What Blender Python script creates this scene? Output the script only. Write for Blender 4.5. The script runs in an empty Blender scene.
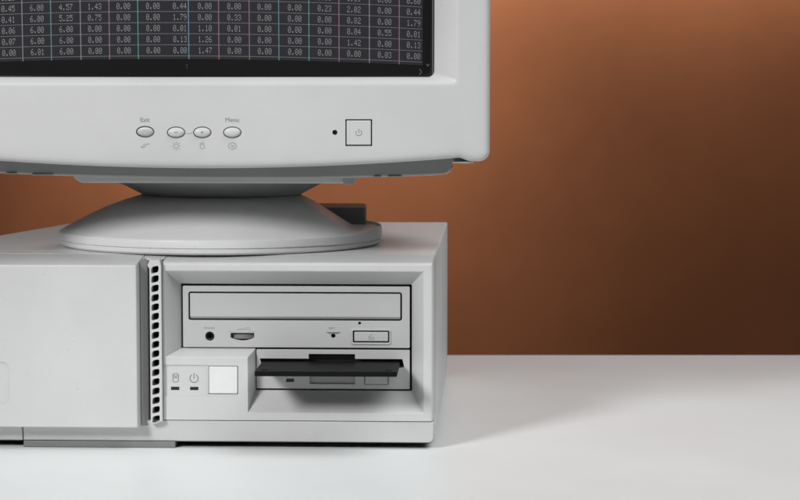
import bpy, bmesh, math, random
from mathutils import Vector
R = math.radians
random.seed(4)
scene = bpy.context.scene
COL = scene.collection

# ------------------------------------------------------------------ camera
cam = bpy.data.cameras.new('camera')
camo = bpy.data.objects.new('camera', cam)
COL.objects.link(camo)
camo.location = (0, 0, .246)
camo.rotation_euler = (R(90 - 4.42), 0, 0)
cam.sensor_width = 36
cam.lens = 99
cam.clip_start = .05
cam.clip_end = 50
cam.dof.use_dof = True
cam.dof.focus_distance = 1.45
cam.dof.aperture_fstop = 22
scene.camera = camo

# ------------------------------------------------------------------ light
world = bpy.data.worlds.new('World')
scene.world = world
world.use_nodes = True
world.node_tree.nodes['Background'].inputs[0].default_value = (1, 1, 1, 1)
world.node_tree.nodes['Background'].inputs[1].default_value = .035


def area(name, loc, target, size, energy, color=(1, 1, 1), size_y=None):
    l = bpy.data.lights.new(name, 'AREA')
    l.energy = energy
    l.color = color
    l.size = size
    if size_y:
        l.shape = 'RECTANGLE'
        l.size_y = size_y
    o = bpy.data.objects.new(name, l)
    COL.objects.link(o)
    o.location = loc
    o.rotation_euler = (Vector(target) - Vector(loc)).to_track_quat('-Z', 'Y').to_euler()
    return o


key = area('key_softbox', (-1.08, -.05, 1.06), (-.05, 1.48, .13), .42, 2.7)
key.data.spread = R(52)
fill = area('overhead_softbox', (.85, .85, 1.65), (.28, 1.68, 0), 1.3, 10.2, (.975, 1, 1.005))
fill.data.spread = R(110)
back = area('backdrop_lamp', (.25, 5.08, .87), (.25, 5.4, .62), 2.1, 10.8, (1, .95, .9), .12)
back.data.spread = R(150)
back.rotation_euler.rotate_axis('Z', R(4))
sp = bpy.data.lights.new('backdrop_spot', 'SPOT')  # extra accent added to brighten the wall behind the stand
sp.energy = 66
sp.color = (1, .95, .9)
sp.spot_size = R(70)
sp.spot_blend = 1
sp.shadow_soft_size = .1
spo = bpy.data.objects.new('backdrop_spot', sp)
COL.objects.link(spo)
spo.location = (-.42, 4.2, .85)
spo.rotation_euler = (Vector((-.34, 5.4, .18)) - spo.location).to_track_quat('-Z', 'Y').to_euler()
scene.view_settings.view_transform = 'Standard'
scene.view_settings.look = 'None'
scene.view_settings.exposure = 0
scene.view_settings.gamma = 1


# ------------------------------------------------------------------ materials
def mat(name, col, rough=.5, bump=0., bscale=900, var=0., vscale=9, spec=.5, emit=None, estr=0, coat=0, metal=0, dust=0):
    m = bpy.data.materials.new(name)
    m.use_nodes = True
    nt = m.node_tree
    b = nt.nodes['Principled BSDF']
    b.inputs['Roughness'].default_value = rough
    b.inputs['Specular IOR Level'].default_value = spec
    b.inputs['Coat Weight'].default_value = coat
    b.inputs['Coat Roughness'].default_value = .05
    b.inputs['Metallic'].default_value = metal
    c = (*col, 1) if len(col) == 3 else col
    b.inputs['Base Color'].default_value = c
    tc = nt.nodes.new('ShaderNodeTexCoord')
    if var:
        n = nt.nodes.new('ShaderNodeTexNoise')
        n.inputs['Scale'].default_value = vscale
        n.inputs['Detail'].default_value = 5
        n.inputs['Roughness'].default_value = .62
        nt.links.new(tc.outputs['Object'], n.inputs['Vector'])
        rp = nt.nodes.new('ShaderNodeValToRGB')
        rp.color_ramp.elements[0].position = .3
        rp.color_ramp.elements[1].position = .7
        rp.color_ramp.elements[0].color = tuple(v * (1 - var) for v in c[:3]) + (1,)
        rp.color_ramp.elements[1].color = tuple(min(1, v * (1 + var)) for v in c[:3]) + (1,)
        nt.links.new(n.outputs['Fac'], rp.inputs['Fac'])
        last = rp.outputs['Color']
        if dust:
            n3 = nt.nodes.new('ShaderNodeTexNoise')
            n3.inputs['Scale'].default_value = 420
            n3.inputs['Detail'].default_value = 3
            nt.links.new(tc.outputs['Object'], n3.inputs['Vector'])
            r3 = nt.nodes.new('ShaderNodeValToRGB')
            r3.color_ramp.elements[0].position = .70
            r3.color_ramp.elements[1].position = .78
            r3.color_ramp.elements[0].color = (0, 0, 0, 1)
            r3.color_ramp.elements[1].color = (dust, dust, dust, 1)
            nt.links.new(n3.outputs['Fac'], r3.inputs['Fac'])
            mx = nt.nodes.new('ShaderNodeMix')
            mx.data_type = 'RGBA'
            nt.links.new(r3.outputs['Color'], mx.inputs[0])
            nt.links.new(last, mx.inputs[6])
            mx.inputs[7].default_value = (.25, .23, .21, 1)
            last = mx.outputs[2]
        nt.links.new(last, b.inputs['Base Color'])
        mr = nt.nodes.new('ShaderNodeMapRange')
        mr.inputs['To Min'].default_value = max(.03, rough - .07)
        mr.inputs['To Max'].default_value = rough + .07
        nt.links.new(n.outputs['Fac'], mr.inputs['Value'])
        nt.links.new(mr.outputs['Result'], b.inputs['Roughness'])
    if bump:
        n2 = nt.nodes.new('ShaderNodeTexNoise')
        n2.inputs['Scale'].default_value = bscale
        n2.inputs['Detail'].default_value = 3
        nt.links.new(tc.outputs['Object'], n2.inputs['Vector'])
        bp = nt.nodes.new('ShaderNodeBump')
        bp.inputs['Strength'].default_value = bump
        bp.inputs['Distance'].default_value = .0004
        nt.links.new(n2.outputs['Fac'], bp.inputs['Height'])
        nt.links.new(bp.outputs['Normal'], b.inputs['Normal'])
    if emit:
        b.inputs['Emission Color'].default_value = (*emit, 1)
        b.inputs['Emission Strength'].default_value = estr
    return m


M_case = mat('case_plastic', (.585, .585, .583), .42, .14, 1300, .05, 11, dust=.4)
M_mon = mat('monitor_plastic', (.55, .55, .548), .45, .14, 1300, .05, 9, dust=.4)
M_base = mat('swivel_base_plastic', (.70, .70, .70), .4, .10, 1500, .03, 16, dust=.5)
M_metal = mat('painted_cover', (.70, .70, .70), .42, .12, 1200, .03, 10, dust=.3)
M_drive = mat('drive_plastic', (.49, .49, .49), .45, .10, 1500, .02, 20)
M_white = mat('button_white', (.74, .74, .74), .38, .10, 1500, .03, 60)
M_shade = mat('shaded_plastic', (.27, .27, .27), .5, .10, 1500, .04, 20)
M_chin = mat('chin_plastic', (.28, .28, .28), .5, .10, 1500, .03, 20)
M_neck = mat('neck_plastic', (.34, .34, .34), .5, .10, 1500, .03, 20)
M_foot = mat('foot_plastic', (.19, .19, .19), .5, .10, 1500, .04, 20)
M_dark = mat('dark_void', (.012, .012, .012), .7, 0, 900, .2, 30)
M_chassis = mat('chassis_metal', (.03, .03, .03), .6, .1, 600, .1, 20)
M_rubber = mat('rubber', (.02, .02, .02), .8, .1, 800, .1, 30)
M_disk = mat('diskette_plastic', (.008, .008, .008), .5, .2, 1600, .12, 60, spec=.06)
M_ink = mat('grey_ink', (.16, .16, .16), .6, 0, 900, .1, 400)
M_inkl = mat('light_grey_ink', (.30, .30, .30), .6, 0, 900, .1, 400)
M_inks = mat('soft_grey_ink', (.24, .24, .24), .6, 0, 900, .15, 300)
M_led = mat('smoked_led', (.015, .014, .014), .3, 0, 900, .1, 100)
M_glass = mat('tube_glass', (.012, .012, .0125), .12, 0, 900, .05, 4, spec=.4)
M_raster = mat('phosphor_raster', (.02, .02, .022), .18, 0, 900, .06, 5, spec=.35, emit=(.010, .010, .0125), estr=1)
M_txt = mat('phosphor_text', (.1, .1, .1), .5, emit=(.15, .15, .16), estr=1)
M_ln = {
    'w': mat('phosphor_line_grey', (.1, .1, .1), .5, emit=(.095, .095, .10), estr=1),
    't': mat('phosphor_line_teal', (.05, .1, .1), .5, emit=(.035, .12, .13), estr=1),
    'g': mat('phosphor_line_green', (.05, .1, .08), .5, emit=(.035, .13, .11), estr=1),
    'b': mat('phosphor_line_blue', (.05, .1, .12), .5, emit=(.055, .13, .20), estr=1),
    'p': mat('phosphor_line_pink', (.1, .05, .08), .5, emit=(.15, .07, .095), estr=1),
}
M_table = mat('white_lacquer', (.83, .84, .84),   .40, .07, 260, .03, 6, spec=.22, dust=.25)
M_wall = mat('brown_wall_paint', (.31, .112, .048), .85, .15, 60, .16, 1.6, spec=.2)


# ------------------------------------------------------------------ helpers (all in millimetres, local to the parent)
def finish(ob, parent, angle=35, bevel=0, segs=2, smooth=True):
    if parent:
        ob.parent = parent
    COL.objects.link(ob) if ob.name not in COL.objects else None
    if bevel:
        md = ob.modifiers.new('bevel', 'BEVEL')
        md.width = bevel / 1000
        md.segments = segs
        md.limit_method = 'ANGLE'
        md.angle_limit = R(20)
        md.harden_normals = False
    if smooth:
        ob.data.shade_smooth()
        ob.data.set_sharp_from_angle(angle=R(angle))
    return ob


def bake(ob, angle=35):
    """apply modifiers"""
    dg = bpy.context.evaluated_depsgraph_get()
    me = bpy.data.meshes.new_from_object(ob.evaluated_get(dg))
    old = ob.data
    ob.modifiers.clear()
    ob.data = me
    bpy.data.meshes.remove(old)
    me.shade_smooth()
    me.set_sharp_from_angle(angle=R(angle))
    return ob


def mesh(name, verts, faces, m, parent=None, bevel=0, segs=2, angle=35, fixn=True):
    me = bpy.data.meshes.new(name)
    me.from_pydata([(x / 1000, y / 1000, z / 1000) for x, y, z in verts], [], faces)
    if fixn:
        bm = bmesh.new()
        bm.from_mesh(me)
        bmesh.ops.recalc_face_normals(bm, faces=bm.faces)
        bm.to_mesh(me)
        bm.free()
    me.materials.append(m)
    ob = bpy.data.objects.new(name, me)
    return finish(ob, parent, angle, bevel, segs)


BOXF = [(0, 1, 2, 3), (7, 6, 5, 4), (0, 4, 5, 1), (1, 5, 6, 2), (2, 6, 7, 3), (3, 7, 4, 0)]


def boxv(x0, x1, y0, y1, z0, z1):
    return [(x0, y0, z0), (x1, y0, z0), (x1, y0, z1), (x0, y0, z1), (x0, y1, z0), (x1, y1, z0), (x1, y1, z1), (x0, y1, z1)]


def box(name, x0, x1, y0, y1, z0, z1, m, parent=None, bevel=.5, segs=2):
    return mesh(name, boxv(x0, x1, y0, y1, z0, z1), BOXF, m, parent, bevel, segs)


def boxes(name, lst, m, parent=None, bevel=0):
    V, F = [], []
    for b in lst:
        n = len(V)
        V += boxv(*b)
        F += [tuple(i + n for i in f) for f in BOXF]
    return mesh(name, V, F, m, parent, bevel, 1)


def rrect(x0, x1, z0, z1, r, n=5):
    pts = []
    for cx, cz, a0 in ((x1 - r, z0 + r, -90), (x1 - r, z1 - r, 0), (x0 + r, z1 - r, 90), (x0 + r, z0 + r, 180)):
        for i in range(n + 1):
            a = R(a0 + 90 * i / n)
            pts.append((cx + r * math.cos(a), cz + r * math.sin(a)))
    return pts


def ell(cx, cz, rx, rz, n=40):
    return [(cx + rx * math.cos(2 * math.pi * i / n), cz + rz * math.sin(2 * math.pi * i / n)) for i in range(n)]


def plate(name, outline, holes, y0, y1, m, parent=None, bev=.3, res=2):
    """flat plate in the x-z plane from y0 (front) to y1, with holes and rounded edges"""
    cu = bpy.data.curves.new(name, 'CURVE')
    cu.dimensions = '2D'
    cu.fill_mode = 'BOTH'
    cu.extrude = (y1 - y0) / 2000 - bev / 1000
    cu.bevel_depth = bev / 1000
    cu.bevel_resolution = res
    cu.offset = -bev / 1000
    for pts in [outline] + list(holes):
        sp = cu.splines.new('POLY')
        sp.points.add(len(pts) - 1)
        for i, (x, z) in enumerate(pts):
            sp.points[i].co = (x / 1000, z / 1000, 0, 1)
        sp.use_cyclic_u = True
    tmp = bpy.data.objects.new(name + '_c', cu)
    COL.objects.link(tmp)
    dg = bpy.context.evaluated_depsgraph_get()
    me = bpy.data.meshes.new_from_object(tmp.evaluated_get(dg))
    bpy.data.objects.remove(tmp)
    bpy.data.curves.remove(cu)
    ym = (y0 + y1) / 2000
    for v in me.vertices:
        x, z, d = v.co
        v.co = (x, ym - d, z)
    bm = bmesh.new()
    bm.from_mesh(me)
    bmesh.ops.remove_doubles(bm, verts=bm.verts, dist=1e-6)
    bmesh.ops.recalc_face_normals(bm, faces=bm.faces)
    bm.to_mesh(me)
    bm.free()
    me.name = name
    me.materials.clear()
    me.materials.append(m)
    ob = bpy.data.objects.new(name, me)
    return finish(ob, parent, 35)


def ribbon(name, paths, w, y, m, parent=None, h=.12, close=False):
    """thin raised line work: every path is a list of (x, z)"""
    V, F = [], []
    for p in paths:
        for (xa, za), (xb, zb) in zip(p[:-1], p[1:]):
            dx, dz = xb - xa, zb - za
            L = math.hypot(dx, dz) or 1e-6
            ex, ez = dx / L * w * .35, dz / L * w * .35
            nx, nz = -dz / L * w / 2, dx / L * w / 2
            q = [(xa - ex + nx, za - ez + nz), (xb + ex + nx, zb + ez + nz), (xb + ex - nx, zb + ez - nz), (xa - ex - nx, za - ez - nz)]
            n = len(V)
            yy = y - random.random() * .01
            V += [(a, yy, b) for a, b in q] + [(a, y + h, b) for a, b in q]
            F += [tuple(i + n for i in f) for f in BOXF]
    return mesh(name, V, F, m, parent)


def text(name, s, x, z, size, y, m, parent=None):
    cu = bpy.data.curves.new(name, 'FONT')
    cu.body = s
    cu.size = size / 1000
    cu.align_x = 'CENTER'
    cu.align_y = 'CENTER'
    cu.extrude = .00004
    tmp = bpy.data.objects.new(name + '_c', cu)
    COL.objects.link(tmp)
    dg = bpy.context.evaluated_depsgraph_get()
    me = bpy.data.meshes.new_from_object(tmp.evaluated_get(dg))
    bpy.data.objects.remove(tmp)
    bpy.data.curves.remove(cu)
    for v in me.vertices:
        a, b, d = v.co
        v.co = (a + x / 1000, y / 1000 - d, b + z / 1000)
    me.materials.clear()
    me.materials.append(m)
    me.name = name
    ob = bpy.data.objects.new(name, me)
    ob.parent = parent
    COL.objects.link(ob)
    return ob


def loft(name, rings, m, parent=None, caps=(True, True), angle=35, bevel=0):
    n = len(rings[0])
    V = [p for r in rings for p in r]
    F = []
    for k in range(len(rings) - 1):
        for i in range(n):
            j = (i + 1) % n
            F.append((k * n + i, k * n + j, (k + 1) * n + j, (k + 1) * n + i))
    if caps[0]:
        F.append(tuple(range(n)))
    if caps[1]:
        F.append(tuple((len(rings) - 1) * n + i for i in range(n)))
    return mesh(name, V, F, m, parent, bevel, 2, angle)


def lathe(name, prof, m, parent=None, n=96, cx=0, cy=0, angle=35):
    rings = [[(cx + r * math.cos(2 * math.pi * i / n), cy + r * math.sin(2 * math.pi * i / n), z) for i in range(n)] for r, z in prof]
    return loft(name, rings, m, parent, (True, True), angle)


def cut(ob, cutters):
    """boolean difference with closed meshes, then apply"""
    for c in cutters:
        md = ob.modifiers.new('cut', 'BOOLEAN')
        md.operation = 'DIFFERENCE'
        md.solver = 'EXACT'
        md.object = c
        c.parent = ob.parent
    bake(ob)
    for c in cutters:
        bpy.data.objects.remove(c)
    return ob


def empty(name, loc, rz, label, cat):
    o = bpy.data.objects.new(name, None)
    COL.objects.link(o)
    o.location = loc
    o.rotation_euler = (0, 0, rz)
    o.empty_display_size = .05
    o['label'] = label
    o['category'] = cat
    return o


# ------------------------------------------------------------------ setting
wl = mesh('wall', boxv(-5500, 5500, 5400, 5500, -1200, 3800), BOXF, M_wall)
wl['kind'] = 'structure'
tb = empty('table', (0, 1.26, 0), 0, 'white glossy table top under the computer, empty on the right', 'table')
box('table_top', -1500, 1500, -230, 700.4, -28, 0, M_table, tb, 1.2, 3)
for sx in (-1400, 1400):
    for sy in (-160, 620):
        box('leg', sx - 25, sx + 25, sy - 25, sy + 25, -740, -28.5, M_table, tb, 2)

# ------------------------------------------------------------------ desktop computer
pc = empty('desktop_computer', (.0232, 1.450, .0045), R(-2.26),
           'light grey desktop computer case lying flat under the monitor, with disc drives at its right', 'computer')

# painted steel cover
pl = [(0, 27.3), (1.5, 370), (-305.6, 358), (-334.5, 205), (-362, 60), (-367, 27.3)]
mesh('cover', [(x, y, .8) for x, y in pl] + [(x, y, 124) for x, y in pl],
     [tuple(range(6)), tuple(range(11, 5, -1))] + [(i, (i + 1) % 6, (i + 1) % 6 + 6, i + 6) for i in range(6)], M_metal, pc, 1.4, 3)
box('chassis', -364, -183, 8.5, 27.4, 2, 117, M_chassis, pc, .5)
box('underside_shade_plate', -360, -4, 7, 356, -.9, .6, M_chassis, pc, .2)  # black plate added to deepen the shadow gap under the case
# bay behind the drives (open to the front), near-black for the shade inside
mesh('drive_bay', [(-173, 14.5, 32), (-14.5, 14.5, 32), (-14.5, 14.5, 107), (-173, 14.5, 107),
                   (-173, 27.3, 32), (-14.5, 27.3, 32), (-14.5, 27.3, 107), (-173, 27.3, 107)],
     [(4, 5, 6, 7), (0, 1, 5, 4), (1, 2, 6, 5), (2, 3, 7, 6), (3, 0, 4, 7)], M_dark, pc)


def build_bezel():
    V = []

    def v(x, y, z):
        V.append((x, y, z))
        return len(V) - 1
    xl, xr, zb, zt = -181.2, -.8, 15.1, 120.6
    a = v(xl, 0, zb); b = v(xr, 0, zb); c = v(xr, 0, zt); d = v(xl, 0, zt); dl = v(xl, 0, 57.5)
    TLo = v(-179.6, 0, 115); TRo = v(-7.5, 0, 115); BRo = v(-7.5, 0, 20.2); BLo = v(-124.6, 0, 20.2)
    K = v(-124.6, 0, 57.5); Lq = v(-179.6, 0, 57.5)
    yi = 14
    TLi = v(-171.2, yi, 105.2); TRi = v(-15.8, yi, 105.2); BRi = v(-15.8, yi, 33.4); BLi = v(-120.9, yi, 33.4)
    Ki = v(-120.9, yi, 61.7); Li = v(-171.2, yi, 61.7)
    yb = 27
    a2 = v(xl, yb, zb); b2 = v(xr + .8, yb, zb); c2 = v(xr + .8, yb, 124); d2 = v(xl, yb, 124)
    inn = [TLi, TRi, BRi, BLi, Ki, Li]
    inb = [v(V[i][0], yb, V[i][2]) for i in inn]
    F = [(b, c, TRo, BRo), (c, d, TLo, TRo), (d, dl, Lq, TLo), (a, BLo, K, Lq, dl), (a, b, BRo, BLo),
         (TLo, TRo, TRi, TLi), (TRo, BRo, BRi, TRi), (BRo, BLo, BLi, BRi), (BLo, K, Ki, BLi), (K, Lq, Li, Ki), (Lq, TLo, TLi, Li),
         (a, b, b2, a2), (b, c, c2, b2), (c, d, d2, c2), (a, dl, d, d2, a2)]
    for i in range(6):
        j = (i + 1) % 6
        F.append((inn[i], inn[j], inb[j], inb[i]))
    TLb, TRb, BRb, BLb, Kb, Lb = inb
    F += [(c2, d2, TLb, TRb), (b2, c2, TRb, BRb), (a2, b2, BRb, BLb), (a2, BLb, Kb, Lb), (a2, Lb, TLb, d2)]
    ob = mesh('front_bezel', V, F, M_case, pc)
    md = ob.modifiers.new('bevel', 'BEVEL')
    md.limit_method = 'WEIGHT'
    md.segments = 3
    md.width = .0038
    # big radius on the outer right corner and the top edge, small on funnel edges
    bw = ob.data.attributes.new('bevel_weight_edge', 'FLOAT', 'EDGE')
    big = {tuple(sorted(e)) for e in [(b, c)]}
    mid = {tuple(sorted(e)) for e in [(c, d), (c, c2)]}
    small = {tuple(sorted(e)) for e in [(TLo, TRo), (TRo, BRo), (BRo, BLo), (BLo, K), (K, Lq), (Lq, TLo), (K, Ki), (BRo, BRi), (TRo, TRi), (b, b2)]}
    for e in ob.data.edges:
        k = tuple(sorted(e.vertices))
        bw.data[e.index].value = 1. if k in big else .5 if k in mid else .17 if k in small else 0
    bake(ob)
    c1 = box('c1', -151.0, -131.2, -2, 4, 32.6, 51.5, M_dark, None, 0)
    c2_ = box('c2', -185, -151.5, -2, .7, 31.2, 52, M_dark, None, 0)
    c3 = box('c3', -176.3, -170.7, -2, 2.5, 35.0, 37.3, M_dark, None, 0)
    c4 = box('c4', -163.5, -157.9, -2, 2.5, 35.0, 37.3, M_dark, None, 0)
    cut(ob, [c1, c2_, c3, c4])
    return ob


fb = build_bezel()
for xa, xb, rr in ((-276.6, -.9, 3.6), (-368, -277.2, .5)):
    ol = [(xa, 0), (xb - rr, 0)] + [(xb - rr + rr * math.sin(R(t)), rr - rr * math.cos(R(t))) for t in (22, 45, 68, 90)] + [(xb, 14.6), (xa, 14.6)]
    ls = plate('lower_strip', ol, [], .7, 27, M_case, pc, .9, 3)
    for v_ in ls.data.vertices:
        if v_.co.y < .010:
            v_.co.y += (.0146 - v_.co.z) * .23
# tinted back of the power switch opening and the two lamps
box('switch_well', -150.9, -131.3, 3.3, 3.9, 32.7, 51.4, M_dark, fb, 0)
box('power_button', -150.6, -131.6, -.9, 3, 33.1, 51.1, M_white, fb, .45, 3)
for x in (-173.5, -160.7):
    box('indicator_lamp', x - 2.7, x + 2.7, .9, 2.4, 35.1, 37.2, M_led, fb, .15)
# disk cylinder symbol and power symbol
cyl = [[(x, z) for x, z in ((-174.9, 45.3), (-174.9, 41.2), (-174.2, 40.6), (-173.1, 40.3), (-172, 40.6), (-171.3, 41.2), (-171.3, 45.3))]]
cyl += [[(-173.1 + 1.8 * math.cos(t * math.pi / 8), 45.3 + .9 * math.sin(t * math.pi / 8)) for t in range(17)]]
cyl += [[(-174.2, 43.3), (-172, 43.3)]]
ribbon('disk_symbol', cyl, .42, .62, M_ink, fb, .1)
arc = [[(-160.8 + 2.75 * math.sin(R(a)), 43 + 2.75 * math.cos(R(a))) for a in range(35, 330, 12)], [(-160.8, 46.4), (-160.8, 43)]]
ribbon('power_symbol', arc, .5, .62, M_ink, fb, .1)

# vented column between door and drives
zs = [116 - 6.25 * i for i in range(17)]
holes = []
for z in zs:
    q = [(-188.4, z - 2.8), (-183.5, z - 1.7), (-183.2, z + 2.8), (-188.0, z + 1.8)]
    # round the four corners
    rp = []
    for i in range(4):
        p0, p1, p2 = Vector(q[i - 1]), Vector(q[i]), Vector(q[(i + 1) % 4])
        d0 = (p0 - p1).normalized() * 1.5
        d2 = (p2 - p1).normalized() * 1.5
        for t in (0, .33, .67, 1):
            w = (1 - t) ** 2 * (p1 + d0) + 2 * t * (1 - t) * p1 + t * t * (p1 + d2)
            rp.append((w.x, w.y))
    holes.append(rp)
plate('vent_strip', [(-189.4, 12.9), (-181.6, 14.6), (-181.6, 119.2), (-182.6, 122.4), (-189.0, 122.4), (-190.8, 119.0), (-189.4, 116.6)],
      holes, -4, 8, M_case, pc, .35)
box('vent_backing', -189.3, -181.5, 8.1, 8.4, 12.5, 122, M_dark, pc, 0)

# hinged door covering the left of the front
dx0, dxr = -368, -197.2
V = [(dx0, -10, 11.0), (dxr, -10, 11.0), (dxr, -10, 119.4), (dx0, -10, 119.4),
     (dx0, 2, 10.9), (dxr + 1, 2, 10.9), (dxr + 1, 2, 122.4), (dx0, 2, 122.2),
     (dx0, 27.2, 10.9), (dxr + 1, 27.2, 10.9), (dxr + 1, 27.2, 124), (dx0, 27.2, 124)]
F = [(0, 1, 2, 3), (0, 4, 5, 1), (1, 5, 6, 2), (2, 6, 7, 3), (0, 3, 7, 4), (4, 8, 9, 5), (5, 9, 10, 6), (6, 10, 11, 7), (4, 7, 11, 8), (8, 11, 10, 9)]
door = mesh('door', V, F, M_case, pc)
for e_w in (1,):
    md = door.modifiers.new('bevel', 'BEVEL')
    md.width = .0009
    md.segments = 3
    md.limit_method = 'ANGLE'
    md.angle_limit = R(25)
bake(door)
g = mesh('g', *(lambda rr: ([(x, -14, z) for x, z in rr] + [(x, -9.4, z) for x, z in rr],
         [tuple(range(len(rr))), tuple(range(2 * len(rr) - 1, len(rr) - 1, -1))] +
         [(i, (i + 1) % len(rr), (i + 1) % len(rr) + len(rr), i + len(rr)) for i in range(len(rr))]))(rrect(-340, -282.8, 26.4, 54.6, 4, 6)), M_case, None)
cut(door, [g])
# jamb beside the door; its darker grey carries the shade on that side
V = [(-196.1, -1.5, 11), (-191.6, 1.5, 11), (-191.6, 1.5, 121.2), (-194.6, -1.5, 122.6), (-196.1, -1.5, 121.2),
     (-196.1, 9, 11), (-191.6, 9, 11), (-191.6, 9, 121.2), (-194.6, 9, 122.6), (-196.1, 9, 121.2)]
mesh('door_jamb', V, [(0, 1, 2, 3, 4), (9, 8, 7, 6, 5), (0, 5, 6, 1), (1, 6, 7, 2), (2, 7, 8, 3), (3, 8, 9, 4), (4, 9, 5, 0)], M_shade, pc, .2)
mesh('top_rail', [(-196, 9, 122.3), (-181.3, 9, 122.3), (-181.3, 27, 124), (-196, 27, 124), (-196, 9, 118), (-181.3, 9, 118), (-181.3, 27, 118), (-196, 27, 118)],
     [(0, 1, 2, 3), (7, 6, 5, 4), (0, 4, 5, 1), (1, 5, 6, 2), (2, 6, 7, 3), (3, 7, 4, 0)], M_case, pc, .3)

# feet
box('foot', -276.5, -174.1, 3, 34, -4.4, -.1, M_foot, pc, .5)
for x, y in ((-60, 45), (-60, 340), (-340, 45), (-280, 330)):
    lathe('rubber_foot', [(13, -4.4), (14.5, -3.8), (14.5, .6)], M_rubber, pc, 32, x, y)

# ---- cd drive
cd = plate('cd_drive', rrect(-169.7, -17.2, 62.4, 103.7, .8),
           [rrect(-165.9, -22.4, 80.6, 99.9, 1.7), ell(-151.6, 69.8, 3.1, 3.1),
            [(-137.6, 72.1), (-121.7, 72.1), (-121.7, 69.0), (-123.6, 68.0), (-126.6, 67.2), (-129.6, 66.9), (-132.6, 67.2), (-135.7, 68.0), (-137.6, 69.0)],
            ell(-50.8, 79.0, .95, .95, 20), ell(-68.5, 70.4, 1.45, 1.45, 20), rrect(-55.3, -30.9, 66.0, 74.0, .8)],
           13.2, 19, M_drive, pc, .3)
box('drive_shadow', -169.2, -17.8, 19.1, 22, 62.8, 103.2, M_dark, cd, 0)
tr = mesh('tray_door', [(-164.8, 13.1, 83.2), (-23.5, 13.1, 83.2), (-23.5, 13.1, 98.8), (-164.8, 13.1, 98.8),
                        (-164.8, 15.1, 81.6), (-23.5, 15.1, 81.6),
                        (-164.8, 18.5, 81.6), (-23.5, 18.5, 81.6), (-23.5, 18.5, 98.8), (-164.8, 18.5, 98.8)],
          [(0, 1, 2, 3), (0, 4, 5, 1), (4, 6, 7, 5), (6, 9, 8, 7), (3, 2, 8, 9), (1, 5, 7, 8, 2), (0, 3, 9, 6, 4)], M_drive, cd, .35, 2)
# jack: a ring and a deeper hole
plate('headphone_jack', ell(-151.6, 69.8, 3.0, 3.0), [ell(-151.6, 69.8, 1.8, 1.8, 24)], 15.6, 18, M_dark, cd, .2)
# ribbed volume wheel in its slot
rim = []
for i in range(72):
    a = 2 * math.pi * i / 72
    r = 10.8 if i % 2 else 10.62
    rim.append((r * math.cos(a), r * math.sin(a)))
loft('volume_wheel', [[(-129.6 + x * .98, 25.2 + y, 68.1) for x, y in rim], [(-129.6 + x, 25.2 + y, 68.8) for x, y in rim], [(-129.6 + x, 25.2 + y, 70.8) for x, y in rim], [(-129.6 + x * .95, 25.2 + y * .95, 71.3) for x, y in rim]], M_foot, cd)
ribbon('volume_wedge', [[(-139.5, 73.2), (-134.5, 73.2)], [(-125.5, 73.2), (-121, 73.2)], [(-133.5, 74.4), (-124.2, 76.0)], [(-133.5, 74.4), (-124.2, 74.7)]], .22, 13.12, M_inkl, cd)
text('jack_lettering', 'PHONES', -151.9, 75.4, 1.9, 13.12, M_inkl, cd)
text('lamp_lettering', 'BUSY', -69.4, 75.6, 1.9, 13.12, M_inkl, cd)
# emergency release: a small flag-shaped notch over its hole
mesh('release_notch', [(-73.6, 13.0, 73.0), (-63.2, 13.0, 73.0), (-66.0, 13.0, 71.9), (-71.0, 13.0, 71.9), (-73.6, 13.3, 73.0), (-63.2, 13.3, 73.0), (-66.0, 13.3, 71.9), (-71.0, 13.3, 71.9)], BOXF, M_ink, cd)
plate('eject_surround', rrect(-56.5, -29.8, 64.8, 75.2, 1.6), [rrect(-55.4, -30.8, 65.9, 74.1, 1.0)], 12.5, 13.6, M_drive, cd, .3)
eb = box('eject_button', -54.4, -31.7, 12.6, 17, 66.9, 73.2, M_drive, cd, .5, 3)
ribbon('eject_symbol', [[(-44.8, 68.4), (-41.2, 68.4)], [(-44.8, 69.6), (-42.5, 71.8)], [(-44.8, 69.6), (-41.4, 69.6)]], .3, 12.52, M_ink, eb)

# ---- floppy drive
fd = plate('floppy_drive', rrect(-120.2, -17.2, 34.7, 61.1, .6),
           [[(-117.9, 54.9), (-85.0, 54.9), (-85.0, 58.1), (-54.0, 58.1), (-54.0, 54.9), (-22.2, 54.9), (-20.9, 49.7), (-23.4, 49.0),
             (-54.0, 49.0), (-54.0, 38.0), (-84.4, 38.0), (-84.4, 49.0), (-116.6, 49.0)],
            rrect(-100.2, -95.0, 39.3, 41.5, .2, 2), rrect(-47.6, -31.5, 37.7, 46.0, .5)],
           13.2, 18, M_drive, pc, .25)
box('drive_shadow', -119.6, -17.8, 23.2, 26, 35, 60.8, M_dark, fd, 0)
mesh('finger_recess', [(-84.6, 14.4, 37.9), (-53.8, 14.4, 37.9), (-53.8, 17.5, 49.4), (-84.6, 17.5, 49.4),
                       (-84.6, 22.6, 37.9), (-53.8, 22.6, 37.9), (-53.8, 22.6, 49.4), (-84.6, 22.6, 49.4)], BOXF, M_drive, fd)
box('eject_button', -47.2, -31.9, 12.4, 18, 38.1, 45.6, M_drive, fd, .35)
box('indicator_lamp', -100.1, -95.1, 14.0, 15.5, 39.4, 41.4, M_led, fd, .1)

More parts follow.
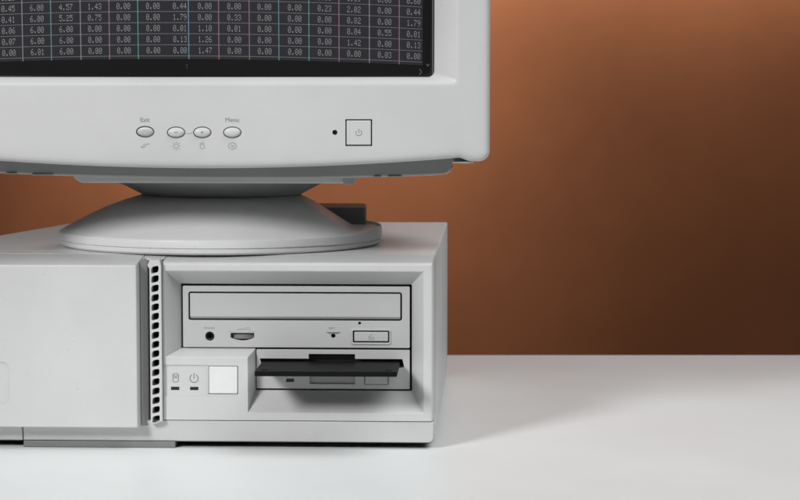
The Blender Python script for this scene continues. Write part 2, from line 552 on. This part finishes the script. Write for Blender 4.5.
# ------------------------------------------------------------------ floppy disk half out of its slot
fl = empty('floppy_disk', (0, 0, 0), 0, 'black floppy disk sticking out of the lower drive slot', 'floppy disk')
cy, sy_ = math.cos(R(-2.26)), math.sin(R(-2.26))
px_, py_, pz_ = -69.9, -38.5, 49.9
fl.location = (.0232 + (px_ * cy - py_ * sy_) / 1000, 1.450 + (px_ * sy_ + py_ * cy) / 1000, .0045 + pz_ / 1000)
fl.rotation_euler = (0, 0, R(-2.0))
sh = mesh('shell', boxv(-46.2, 46.2, 0, 52, 0, 3.3), BOXF, M_disk, fl)
md = sh.modifiers.new('bevel', 'BEVEL')
md.width = .0005
md.segments = 2
bake(sh)
cs = [box('c', x - 2.1, x + 2.1, 5.0, 9.0, -1, 5, M_dark, None, 0) for x in (-40.5, 40.5)]
cut(sh, cs)
box('write_protect_tab', -42.5, -38.5, 5.1, 8.9, .4, 1.8, M_disk, fl, .1)
# ------------------------------------------------------------------ crt monitor
mon = empty('crt_monitor', (-.129, 1.583, .1286), 0,
            'light grey tube monitor on a round swivel base, showing a dark table of numbers', 'monitor')
XC = 5.0


def rring(y, hw, zb, zt, r, smile=0., n=56, m=8, step=False, inset=0):
    """rounded rectangle ring round x = XC; the bottom side can sag"""
    x0, x1 = XC - hw + inset, XC + hw - inset
    zb_, zt_ = zb + inset, zt - inset
    r = max(r - inset, .6)
    pts = []

    def zbot(x):
        if not smile:
            return zb_
        u = abs(x - XC)
        if step and u > 169:
            return 64.7 + inset
        return zb_ + smile * u * u
    zc = zbot(x1 - r)
    for i in range(n + 1):
        x = x0 + r + (x1 - x0 - 2 * r) * i / n
        pts.append((x, y, zbot(x)))
    for i in range(1, m + 1):
        a = R(-90 + 90 * i / m)
        pts.append((x1 - r + r * math.cos(a), y, zc + r + r * math.sin(a)))
    for i in range(1, n):
        pass
    for i in range(m + 1):
        a = R(90 * i / m)
        pts.append((x1 - r + r * math.cos(a), y, zt_ - r + r * math.sin(a)))
    for i in range(1, n + 1):
        x = x1 - r - (x1 - x0 - 2 * r) * i / n
        pts.append((x, y, zt_))
    for i in range(1, m + 1):
        a = R(90 + 90 * i / m)
        pts.append((x0 + r + r * math.cos(a), y, zt_ - r + r * math.sin(a)))
    for i in range(m):
        a = R(180 + 90 * i / m)
        pts.append((x0 + r + r * math.cos(a), y, zc + r + r * math.sin(a)))
    return pts


SM = 2.6e-4
B = dict(hw=182.3, zb=60.2, zt=376, r=7, smile=SM, step=True)
rings = [rring(-116, **B, inset=2.0), rring(-140, **B, inset=.6), rring(-153, **B), rring(-156.2, **B, inset=.5), rring(-158.1, **B, inset=1.6), rring(-159.0, **B, inset=3.0), rring(-159.3, **B, inset=5.0),
         rring(-159.5, 173, 74, 364, 5), rring(-159.5, 163.0, 113.2, 343, 4),
         rring(-159.45, 161, 115.0, 341, 3), rring(-159.1, 160.2, 115.6, 340.4, 3), rring(-152.2, 147.0, 118.9, 335.2, 4.2), rring(-151.2, 146.4, 119.2, 334.8, 4.2), rring(-138, 146.2, 119.4, 334.6, 4.2)]
bz = loft('front_bezel', rings, M_mon, mon, (False, False), 30)


# openings for the buttons
def ellcut(cx, cz, rx, rz):
    e = ell(cx, cz, rx, rz, 36)
    n = 36
    return mesh('c', [(x, -170, z) for x, z in e] + [(x, -154, z) for x, z in e],
                [tuple(range(n)), tuple(range(2 * n - 1, n - 1, -1))] + [(i, (i + 1) % n, (i + 1) % n + n, i + n) for i in range(n)], M_dark, None)


# close the back so that the cuts are clean
bm = bmesh.new()
bm.from_mesh(bz.data)
bm.verts.ensure_lookup_table()
nR = len(rings[0])
tot = len(rings) * nR
for i in range(nR):
    j = (i + 1) % nR
    bm.faces.new((bm.verts[i], bm.verts[j], bm.verts[tot - nR + j], bm.verts[tot - nR + i]))
bmesh.ops.recalc_face_normals(bm, faces=bm.faces)
bm.to_mesh(bz.data)
bm.free()
BT = [(-35.7, 84.0), (-15.7, 83.6), (1.2, 83.6), (20.6, 83.6)]
cuts = [ellcut(x, z, 6.0, 3.75) for x, z in BT]
cuts.append(ellcut(86.9, 83.6, 1.65, 1.65))
cuts.append(box('c', 93.7, 111.0, -170, -152, 74.8, 92.1, M_dark, None, 0))
cut(bz, cuts)
box('button_well', -45, 30, -153.6, -153.0, 78, 90, M_dark, bz, 0)
box('button_well', 84, 112, -151.8, -151.2, 73, 94, M_dark, bz, 0)
for k, (x, z) in enumerate(BT):
    tilt = 0
    prof = [(5.45, 3.2, -154), (5.45, 3.2, -159.4), (5.2, 2.95, -160.2), (4.4, 2.4, -160.9), (2.8, 1.5, -161.3), (1.0, .5, -161.4)]
    rg = []
    for rx, rz, y in prof:
        # the first button is pushed in at its lower edge
        rg.append([(a, y + (0 if k else max(0, (z + 3.2 - b)) * .42), b + (0 if k else -.15)) for a, b in ell(x, z, rx, rz, 40)])
    b = loft('menu_button', rg, M_mon, mon, (True, True), 60)
    if k == 1:
        ribbon('minus_symbol', [[(x - 1, z), (x + 1, z)]], .35, -161.5, M_ink, b)
    if k == 2:
        ribbon('plus_symbol', [[(x - .9, z), (x + .9, z)], [(x, z - .9), (x, z + .9)]], .3, -161.5, M_ink, b)
plate('link_bar', rrect(-9.0, -5.5, 83.0, 84.1, .4), [], -160.0, -158, M_mon, mon, .25)
text('exit_lettering', 'Exit', -35.8, 91.6, 4.1, -159.60, M_inks, mon)
text('menu_lettering', 'Menu', 20.6, 91.6, 4.1, -159.60, M_inks, mon)
yk = -159.56
ribbon('reset_symbol', [[(-38.3, 73.9), (-36.2, 76.1), (-35.6, 76.1)], [(-36.6, 73.9), (-34.6, 76.1), (-32.9, 76.1)], [(-38.6, 73.9), (-36.6, 73.9)]], .38, yk, M_inks, mon)
sun = [[(-15.7 + 1.4 * math.cos(t * math.pi / 8), 74.8 + 1.4 * math.sin(t * math.pi / 8)) for t in range(17)]]
sun += [[(-15.7 + 2.0 * math.cos(t * math.pi / 4), 74.8 + 2.0 * math.sin(t * math.pi / 4)), (-15.7 + 2.9 * math.cos(t * math.pi / 4), 74.8 + 2.9 * math.sin(t * math.pi / 4))] for t in range(8)]
ribbon('brightness_symbol', sun, .34, yk, M_inks, mon)
ribbon('contrast_symbol', [[(-.4, 75.8), (.6, 76.9), (1.6, 76.6), (2.4, 77.2)], [(1.2 + 1.5 * math.cos(a), 74.4 + 1.5 * math.sin(a)) for a in [t * math.pi / 6 for t in range(13)]]][:2], .36, yk, M_inks, mon)
ribbon('menu_symbol', [[(20.6 + 2.6 * math.cos(t * math.pi / 8), 74.8 + 2.1 * math.sin(t * math.pi / 8)) for t in range(17)], [(19.3, 75.3), (20.4, 75.3)], [(20.8, 75.0), (21.9, 75.0)], [(19.5, 74.3), (21.6, 74.3)]], .38, yk, M_inks, mon)
lathe_l = loft('power_lamp', [[(a, y, b) for a, b in ell(86.9, 83.6, 1.4, 1.4, 24)] for y in (-152, -158.2)], M_led, mon)
pbn = box('power_button', 94.5, 110.2, -160.1, -152.5, 75.6, 91.3, M_mon, mon, .5, 3)
ribbon('power_symbol', [[(102.4 + 1.9 * math.sin(R(a)), 83.4 + 1.9 * math.cos(R(a))) for a in range(40, 325, 15)], [(102.4, 85.9), (102.4, 83.3)]], .36, -160.17, M_ink, pbn)


# ---- tube face and what it shows
def ysc(x, z):
    return -152.0 + ((x - XC) ** 2 * 1.35 + (z - 227) ** 2) / 3600.


def sheet(name, x0, x1, z0, z1, off, m, parent, nx=48, nz=36, thick=4, r=0, foot=None):
    V, F = [], []
    for lay in (0, thick):
        for k in range(nz + 1):
            for i in range(nx + 1):
                x = x0 + (x1 - x0) * i / nx
                z = z0 + (z1 - z0) * k / nz
                zz = z + (foot(x) * (1 - k / nz) if foot else 0)
                V.append((x, ysc(x, zz) + off + lay, zz))
    n1 = (nx + 1) * (nz + 1)
    for k in range(nz):
        for i in range(nx):
            a = k * (nx + 1) + i
            q = (a, a + 1, a + nx + 2, a + nx + 1)
            F.append(q)
            F.append(tuple(t + n1 for t in reversed(q)))
    rim_ = [i for i in range(nx + 1)] + [k * (nx + 1) + nx for k in range(1, nz + 1)] + [nz * (nx + 1) + i for i in range(nx - 1, -1, -1)] + [k * (nx + 1) for k in range(nz - 1, 0, -1)]
    for i in range(len(rim_)):
        a, b = rim_[i], rim_[(i + 1) % len(rim_)]
        F.append((b, a, a + n1, b + n1))
    return mesh(name, V, F, m, parent, 0, 2, 40)


def sag(x):
    u = (x + 22) / 152.
    return -3.4 * u * u


scr = sheet('screen', XC - 149, XC + 149, 116.5, 337.5, 0, M_glass, mon)
sheet('raster', XC - 143, 143.8, 131.0, 331, -.12, M_raster, scr, thick=.05, foot=sag)

FONT = {
    '0': ['01110', '10001', '10011', '10101', '11001', '10001', '01110'], '1': ['00100', '01100', '00100', '00100', '00100', '00100', '01110'],
    '2': ['01110', '10001', '00001', '00110', '01000', '10000', '11111'], '3': ['01110', '10001', '00001', '00110', '00001', '10001', '01110'],
    '4': ['00010', '00110', '01010', '10010', '11111', '00010', '00010'], '5': ['11111', '10000', '11110', '00001', '00001', '10001', '01110'],
    '6': ['00110', '01000', '10000', '11110', '10001', '10001', '01110'], '7': ['11111', '00001', '00010', '00100', '01000', '01000', '01000'],
    '8': ['01110', '10001', '10001', '01110', '10001', '10001', '01110'], '9': ['01110', '10001', '10001', '01111', '00001', '00010', '01100'],
    '.': ['00000', '00000', '00000', '00000', '00000', '01100', '01100'], '>': ['10000', '01000', '00100', '00010', '00100', '01000', '10000'],
    ':': ['00000', '00100', '00000', '00000', '00100', '00000', '00000'], 'v': ['00000', '00000', '10001', '01010', '00100', '00000', '00000']}


class Glyphs:
    def __init__(s):
        s.V, s.F = [], []

    def quad(s, x0, x1, z0, z1, dz=None):
        dz0 = sag(x0) if dz is None else dz
        dz1 = sag(x1) if dz is None else dz
        n = len(s.V)
        s.V += [(x0, ysc(x0, z0) - .25, z0 + dz0), (x1, ysc(x1, z0) - .25, z0 + dz1), (x1, ysc(x1, z1) - .25, z1 + dz1), (x0, ysc(x0, z1) - .25, z1 + dz0)]
        s.F.append((n, n + 1, n + 2, n + 3))

    def char(s, ch, x, z, px=.38, pz=.57):
        dz = sag(x)
        for r_, row in enumerate(FONT[ch]):
            c = 0
            while c < 5:
                if row[c] == '1':
                    e = c
                    while e < 5 and row[e] == '1':
                        e += 1
                    s.quad(x + (c - 2.5) * px, x + (e - 2.5) * px - .05, z + (3 - r_) * pz - .21, z + (3 - r_) * pz + .21, dz)
                    c = e
                c += 1

    def word(s, w, x, z, adv=2.3):
        for i, ch in enumerate(w):
            s.char(ch, x + (i - (len(w) - 1) / 2) * adv, z)

    def build(s, name, m):
        return mesh(name, s.V, s.F, m, scr, fixn=False)


colx = [-125.8, -106.9, -87.8, -69.0, -50.2, -31.0, -13.6, 2.6, 21.6, 41.2, 60.8, 80.1, 99.1, 119.0, 137.9]
data = [['0.00', '0.07', '0.06', '0.41', '0.45', '0.20'], ['6.01', '6.00', '6.00', '6.00', '6.00', '6.00'], ['6.00', '6.00', '6.00', '5.25', '4.57', '4.20'],
        ['0.00', '0.00', '0.00', '0.75', '1.43', '1.80'], ['0.00'] * 6, ['0.00'] * 6, ['0.00', '0.13', '0.01', '1.79', '0.44', '0.60'],
        ['1.47', '1.26', '1.10', '0.00', '0.00', '0.00'], ['0.00', '0.00', '0.01', '0.33', '0.00', '0.00'], ['0.00'] * 6, ['0.00'] * 6,
        ['0.00', '0.00', '0.00', '0.00', '0.23', '0.00'], ['0.00', '1.42', '0.04', '0.82', '2.02', '1.01'], ['0.03', '0.00', '0.55', '0.00', '0.00', '0.06'],
        ['0.00', '0.13', '0.01', '1.79', '0.44', '0.60']]
pool = ['0.00', '0.00', '0.00', '1.10', '0.44', '6.00', '0.82', '2.02', '0.07']
G = Glyphs()
NROW = 27
for ci, x in enumerate(colx):
    for r_ in range(NROW):
        w = data[ci][r_] if r_ < 6 else random.choice(pool)
        G.word(w, x, 136.6 + 7.15 * r_)
G.word('v', 147.2, 131.2)
G.word('>', 142.7, 126.6)
G.word(':', -9.4, 126.0)
G.build('numbers', M_txt)
# dotted row lines
GL = Glyphs()
for r_ in range(NROW + 1):
    z = 133.0 + 7.15 * r_
    x = -135.
    while x < 143.3:
        GL.quad(x, min(x + .95, 143.4), z - .17, z + .17)
        x += 1.35
GL.build('row_lines', M_ln['w'])
for kind, xs in {'w': (-116.7, -78.4, 109.1), 't': (-97.8, 50.4), 'g': (-40.9, 69.9), 'b': (-8.0,), 'p': (-59.6, 11.5, 31.3, 89.4, 128.5)}.items():
    for x in xs:
        GV = Glyphs()
        z = 130.9
        while z < 325:
            GV.quad(x - .26, x + .26, z, z + 3)
            z += 3
        GV.build('column_line', M_ln[kind])
GE = Glyphs()
z = 121.5
while z < 330:
    GE.quad(150.1, 150.45, z, z + 3, 0)
    z += 3
GE.build('edge_line', M_ln['w'])

# ---- housing
rings = [rring(-116, 178, 66, 374, 10), rring(-60, 178, 66, 374, 14), rring(-20, 168, 66, 362, 22), rring(90, 132, 66, 322, 30), rring(190, 112, 68, 290, 30), rring(214, 104, 74, 280, 26)]
loft('rear_housing', rings, M_mon, mon, (True, True), 30)
# chin shell below the bezel
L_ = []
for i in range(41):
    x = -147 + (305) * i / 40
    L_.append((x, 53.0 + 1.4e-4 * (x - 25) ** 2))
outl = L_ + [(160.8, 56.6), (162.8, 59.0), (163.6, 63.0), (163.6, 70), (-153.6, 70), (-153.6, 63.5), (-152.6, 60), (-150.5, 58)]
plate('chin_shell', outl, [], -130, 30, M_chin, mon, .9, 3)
lip = [(x, z - .75) for x, z in L_[:-1] + [(159.5, 56.2), (162.2, 57.6), (163.9, 60.2)]]
plate('chin_lip', lip + [(x, z + 1.1) for x, z in reversed(lip)], [], -129.4, 20, M_mon, mon, .2, 2)  # lighter strip added for the lit lower edge of the chin
box('corner_lip', 163.4, 177, -150, -136, 63.3, 64.4, M_mon, mon, .3)
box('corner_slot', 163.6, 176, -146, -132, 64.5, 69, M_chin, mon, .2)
outl = [(-88.4, 48.3), (-86, 47.7), (90.0, 47.2), (91.8, 48), (92.4, 50), (92.4, 60), (-95, 60), (-94.2, 55.5), (-91.6, 50.4)]
plate('swivel_cradle', outl, [], -91, 80, M_mon, mon, 1.2, 3)
# cable clip and slots under the right of the chin
outl = [(90.6, 55.6), (100.6, 55.6), (101, 52.0), (99.2, 49.2), (96.6, 47.2), (92.2, 47.6), (90.2, 50)]
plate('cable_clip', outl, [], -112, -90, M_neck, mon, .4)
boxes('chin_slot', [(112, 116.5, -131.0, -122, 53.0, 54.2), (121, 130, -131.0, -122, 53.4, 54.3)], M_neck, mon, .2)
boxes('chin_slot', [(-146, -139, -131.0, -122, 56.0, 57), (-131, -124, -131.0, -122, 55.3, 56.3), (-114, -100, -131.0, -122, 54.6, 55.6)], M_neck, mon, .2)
lathe('neck', [(40, 66), (112, 64), (108, 59), (102, 54.6), (95, 51.4), (88, 48.6), (79, 45.6), (70, 42.4), (57.3, 35.8), (50, 32)], M_neck, mon, 96, 1.0, 2, 40)  # darker than the housing, to paint in the occlusion under the monitor

# swivel base: cone that falls to a rounded rim; to the right and rear it ends at a flat ledge behind a raised lip
n = 144
prof_c = [(0, 36.5), (50, 36.3), (57.5, 35.2), (66, 32.8), (78, 28.6), (90, 23.4), (100, 18.4), (109, 13.7), (114.3, 11.0), (115.7, 10.0), (115.9, 8.8), (115.8, 5.0), (114.6, 4.5), (114.6, 4.1), (115.2, 3.7), (114.9, 1.6), (113.2, .3), (60, .25), (0, .25)]
prof_l = [(0, 36.5), (50, 36.3), (57.5, 35.2), (66, 31.0), (76, 24.6), (86, 18.2), (96, 12.2), (97.5, 11.4), (110, 11.2), (113.6, 11.6), (115.2, 13.2), (116.0, 12.0), (115.8, 5.0), (114.6, 4.5), (114.6, 4.1), (115.2, 3.7), (114.9, 1.6), (113.2, .3), (60, .25), (0, .25)]


def resamp(p, k):
    d = [0]
    for a, b in zip(p[:-1], p[1:]):
        d.append(d[-1] + math.dist(a, b))
    return p, d


# same point count: repeat one cone point
prof_c.insert(9, (114.9, 10.7))
rings = []
for (rc, zc), (rl, zl) in zip(prof_c, prof_l):
    rg = []
    for i in range(n):
        ph = 360 * i / n
        # blend: 1 between -8 and 120 degrees
        w = 0.
        if ph > 180:
            q = ph - 360
        else:
            q = ph
        if -8 <= q <= 120:
            w = 1
        elif -38 < q < -8:
            w = (q + 38) / 30
        elif 120 < q < 150:
            w = (150 - q) / 30
        w = w * w * (3 - 2 * w)
        r = rc * (1 - w) + rl * w
        z = zc * (1 - w) + zl * w
        r = max(r, .01)
        rg.append((r * math.cos(R(ph)), r * math.sin(R(ph)), z))
    rings.append(rg)
sb = loft('swivel_base', rings, M_base, mon, (True, True), 32)
box('base_rear_block', 30, 103.5, 36, 96, 5, 23.6, M_foot, sb, 2.2, 4)  # dark colour here stands for the shadow of neck and monitor

# even shading on the flat faces of bevelled parts
for o in list(scene.objects):
    if o.type == 'MESH' and not any(k in o.name for k in ('swivel_base', 'neck', 'menu_button', 'housing', 'screen', 'raster', 'numbers', 'line')):
        if o.parent is mon and o.name.startswith('front_bezel'):
            continue
        md = o.modifiers.new('even_shading', 'WEIGHTED_NORMAL')
        md.keep_sharp = True
        md.weight = 80
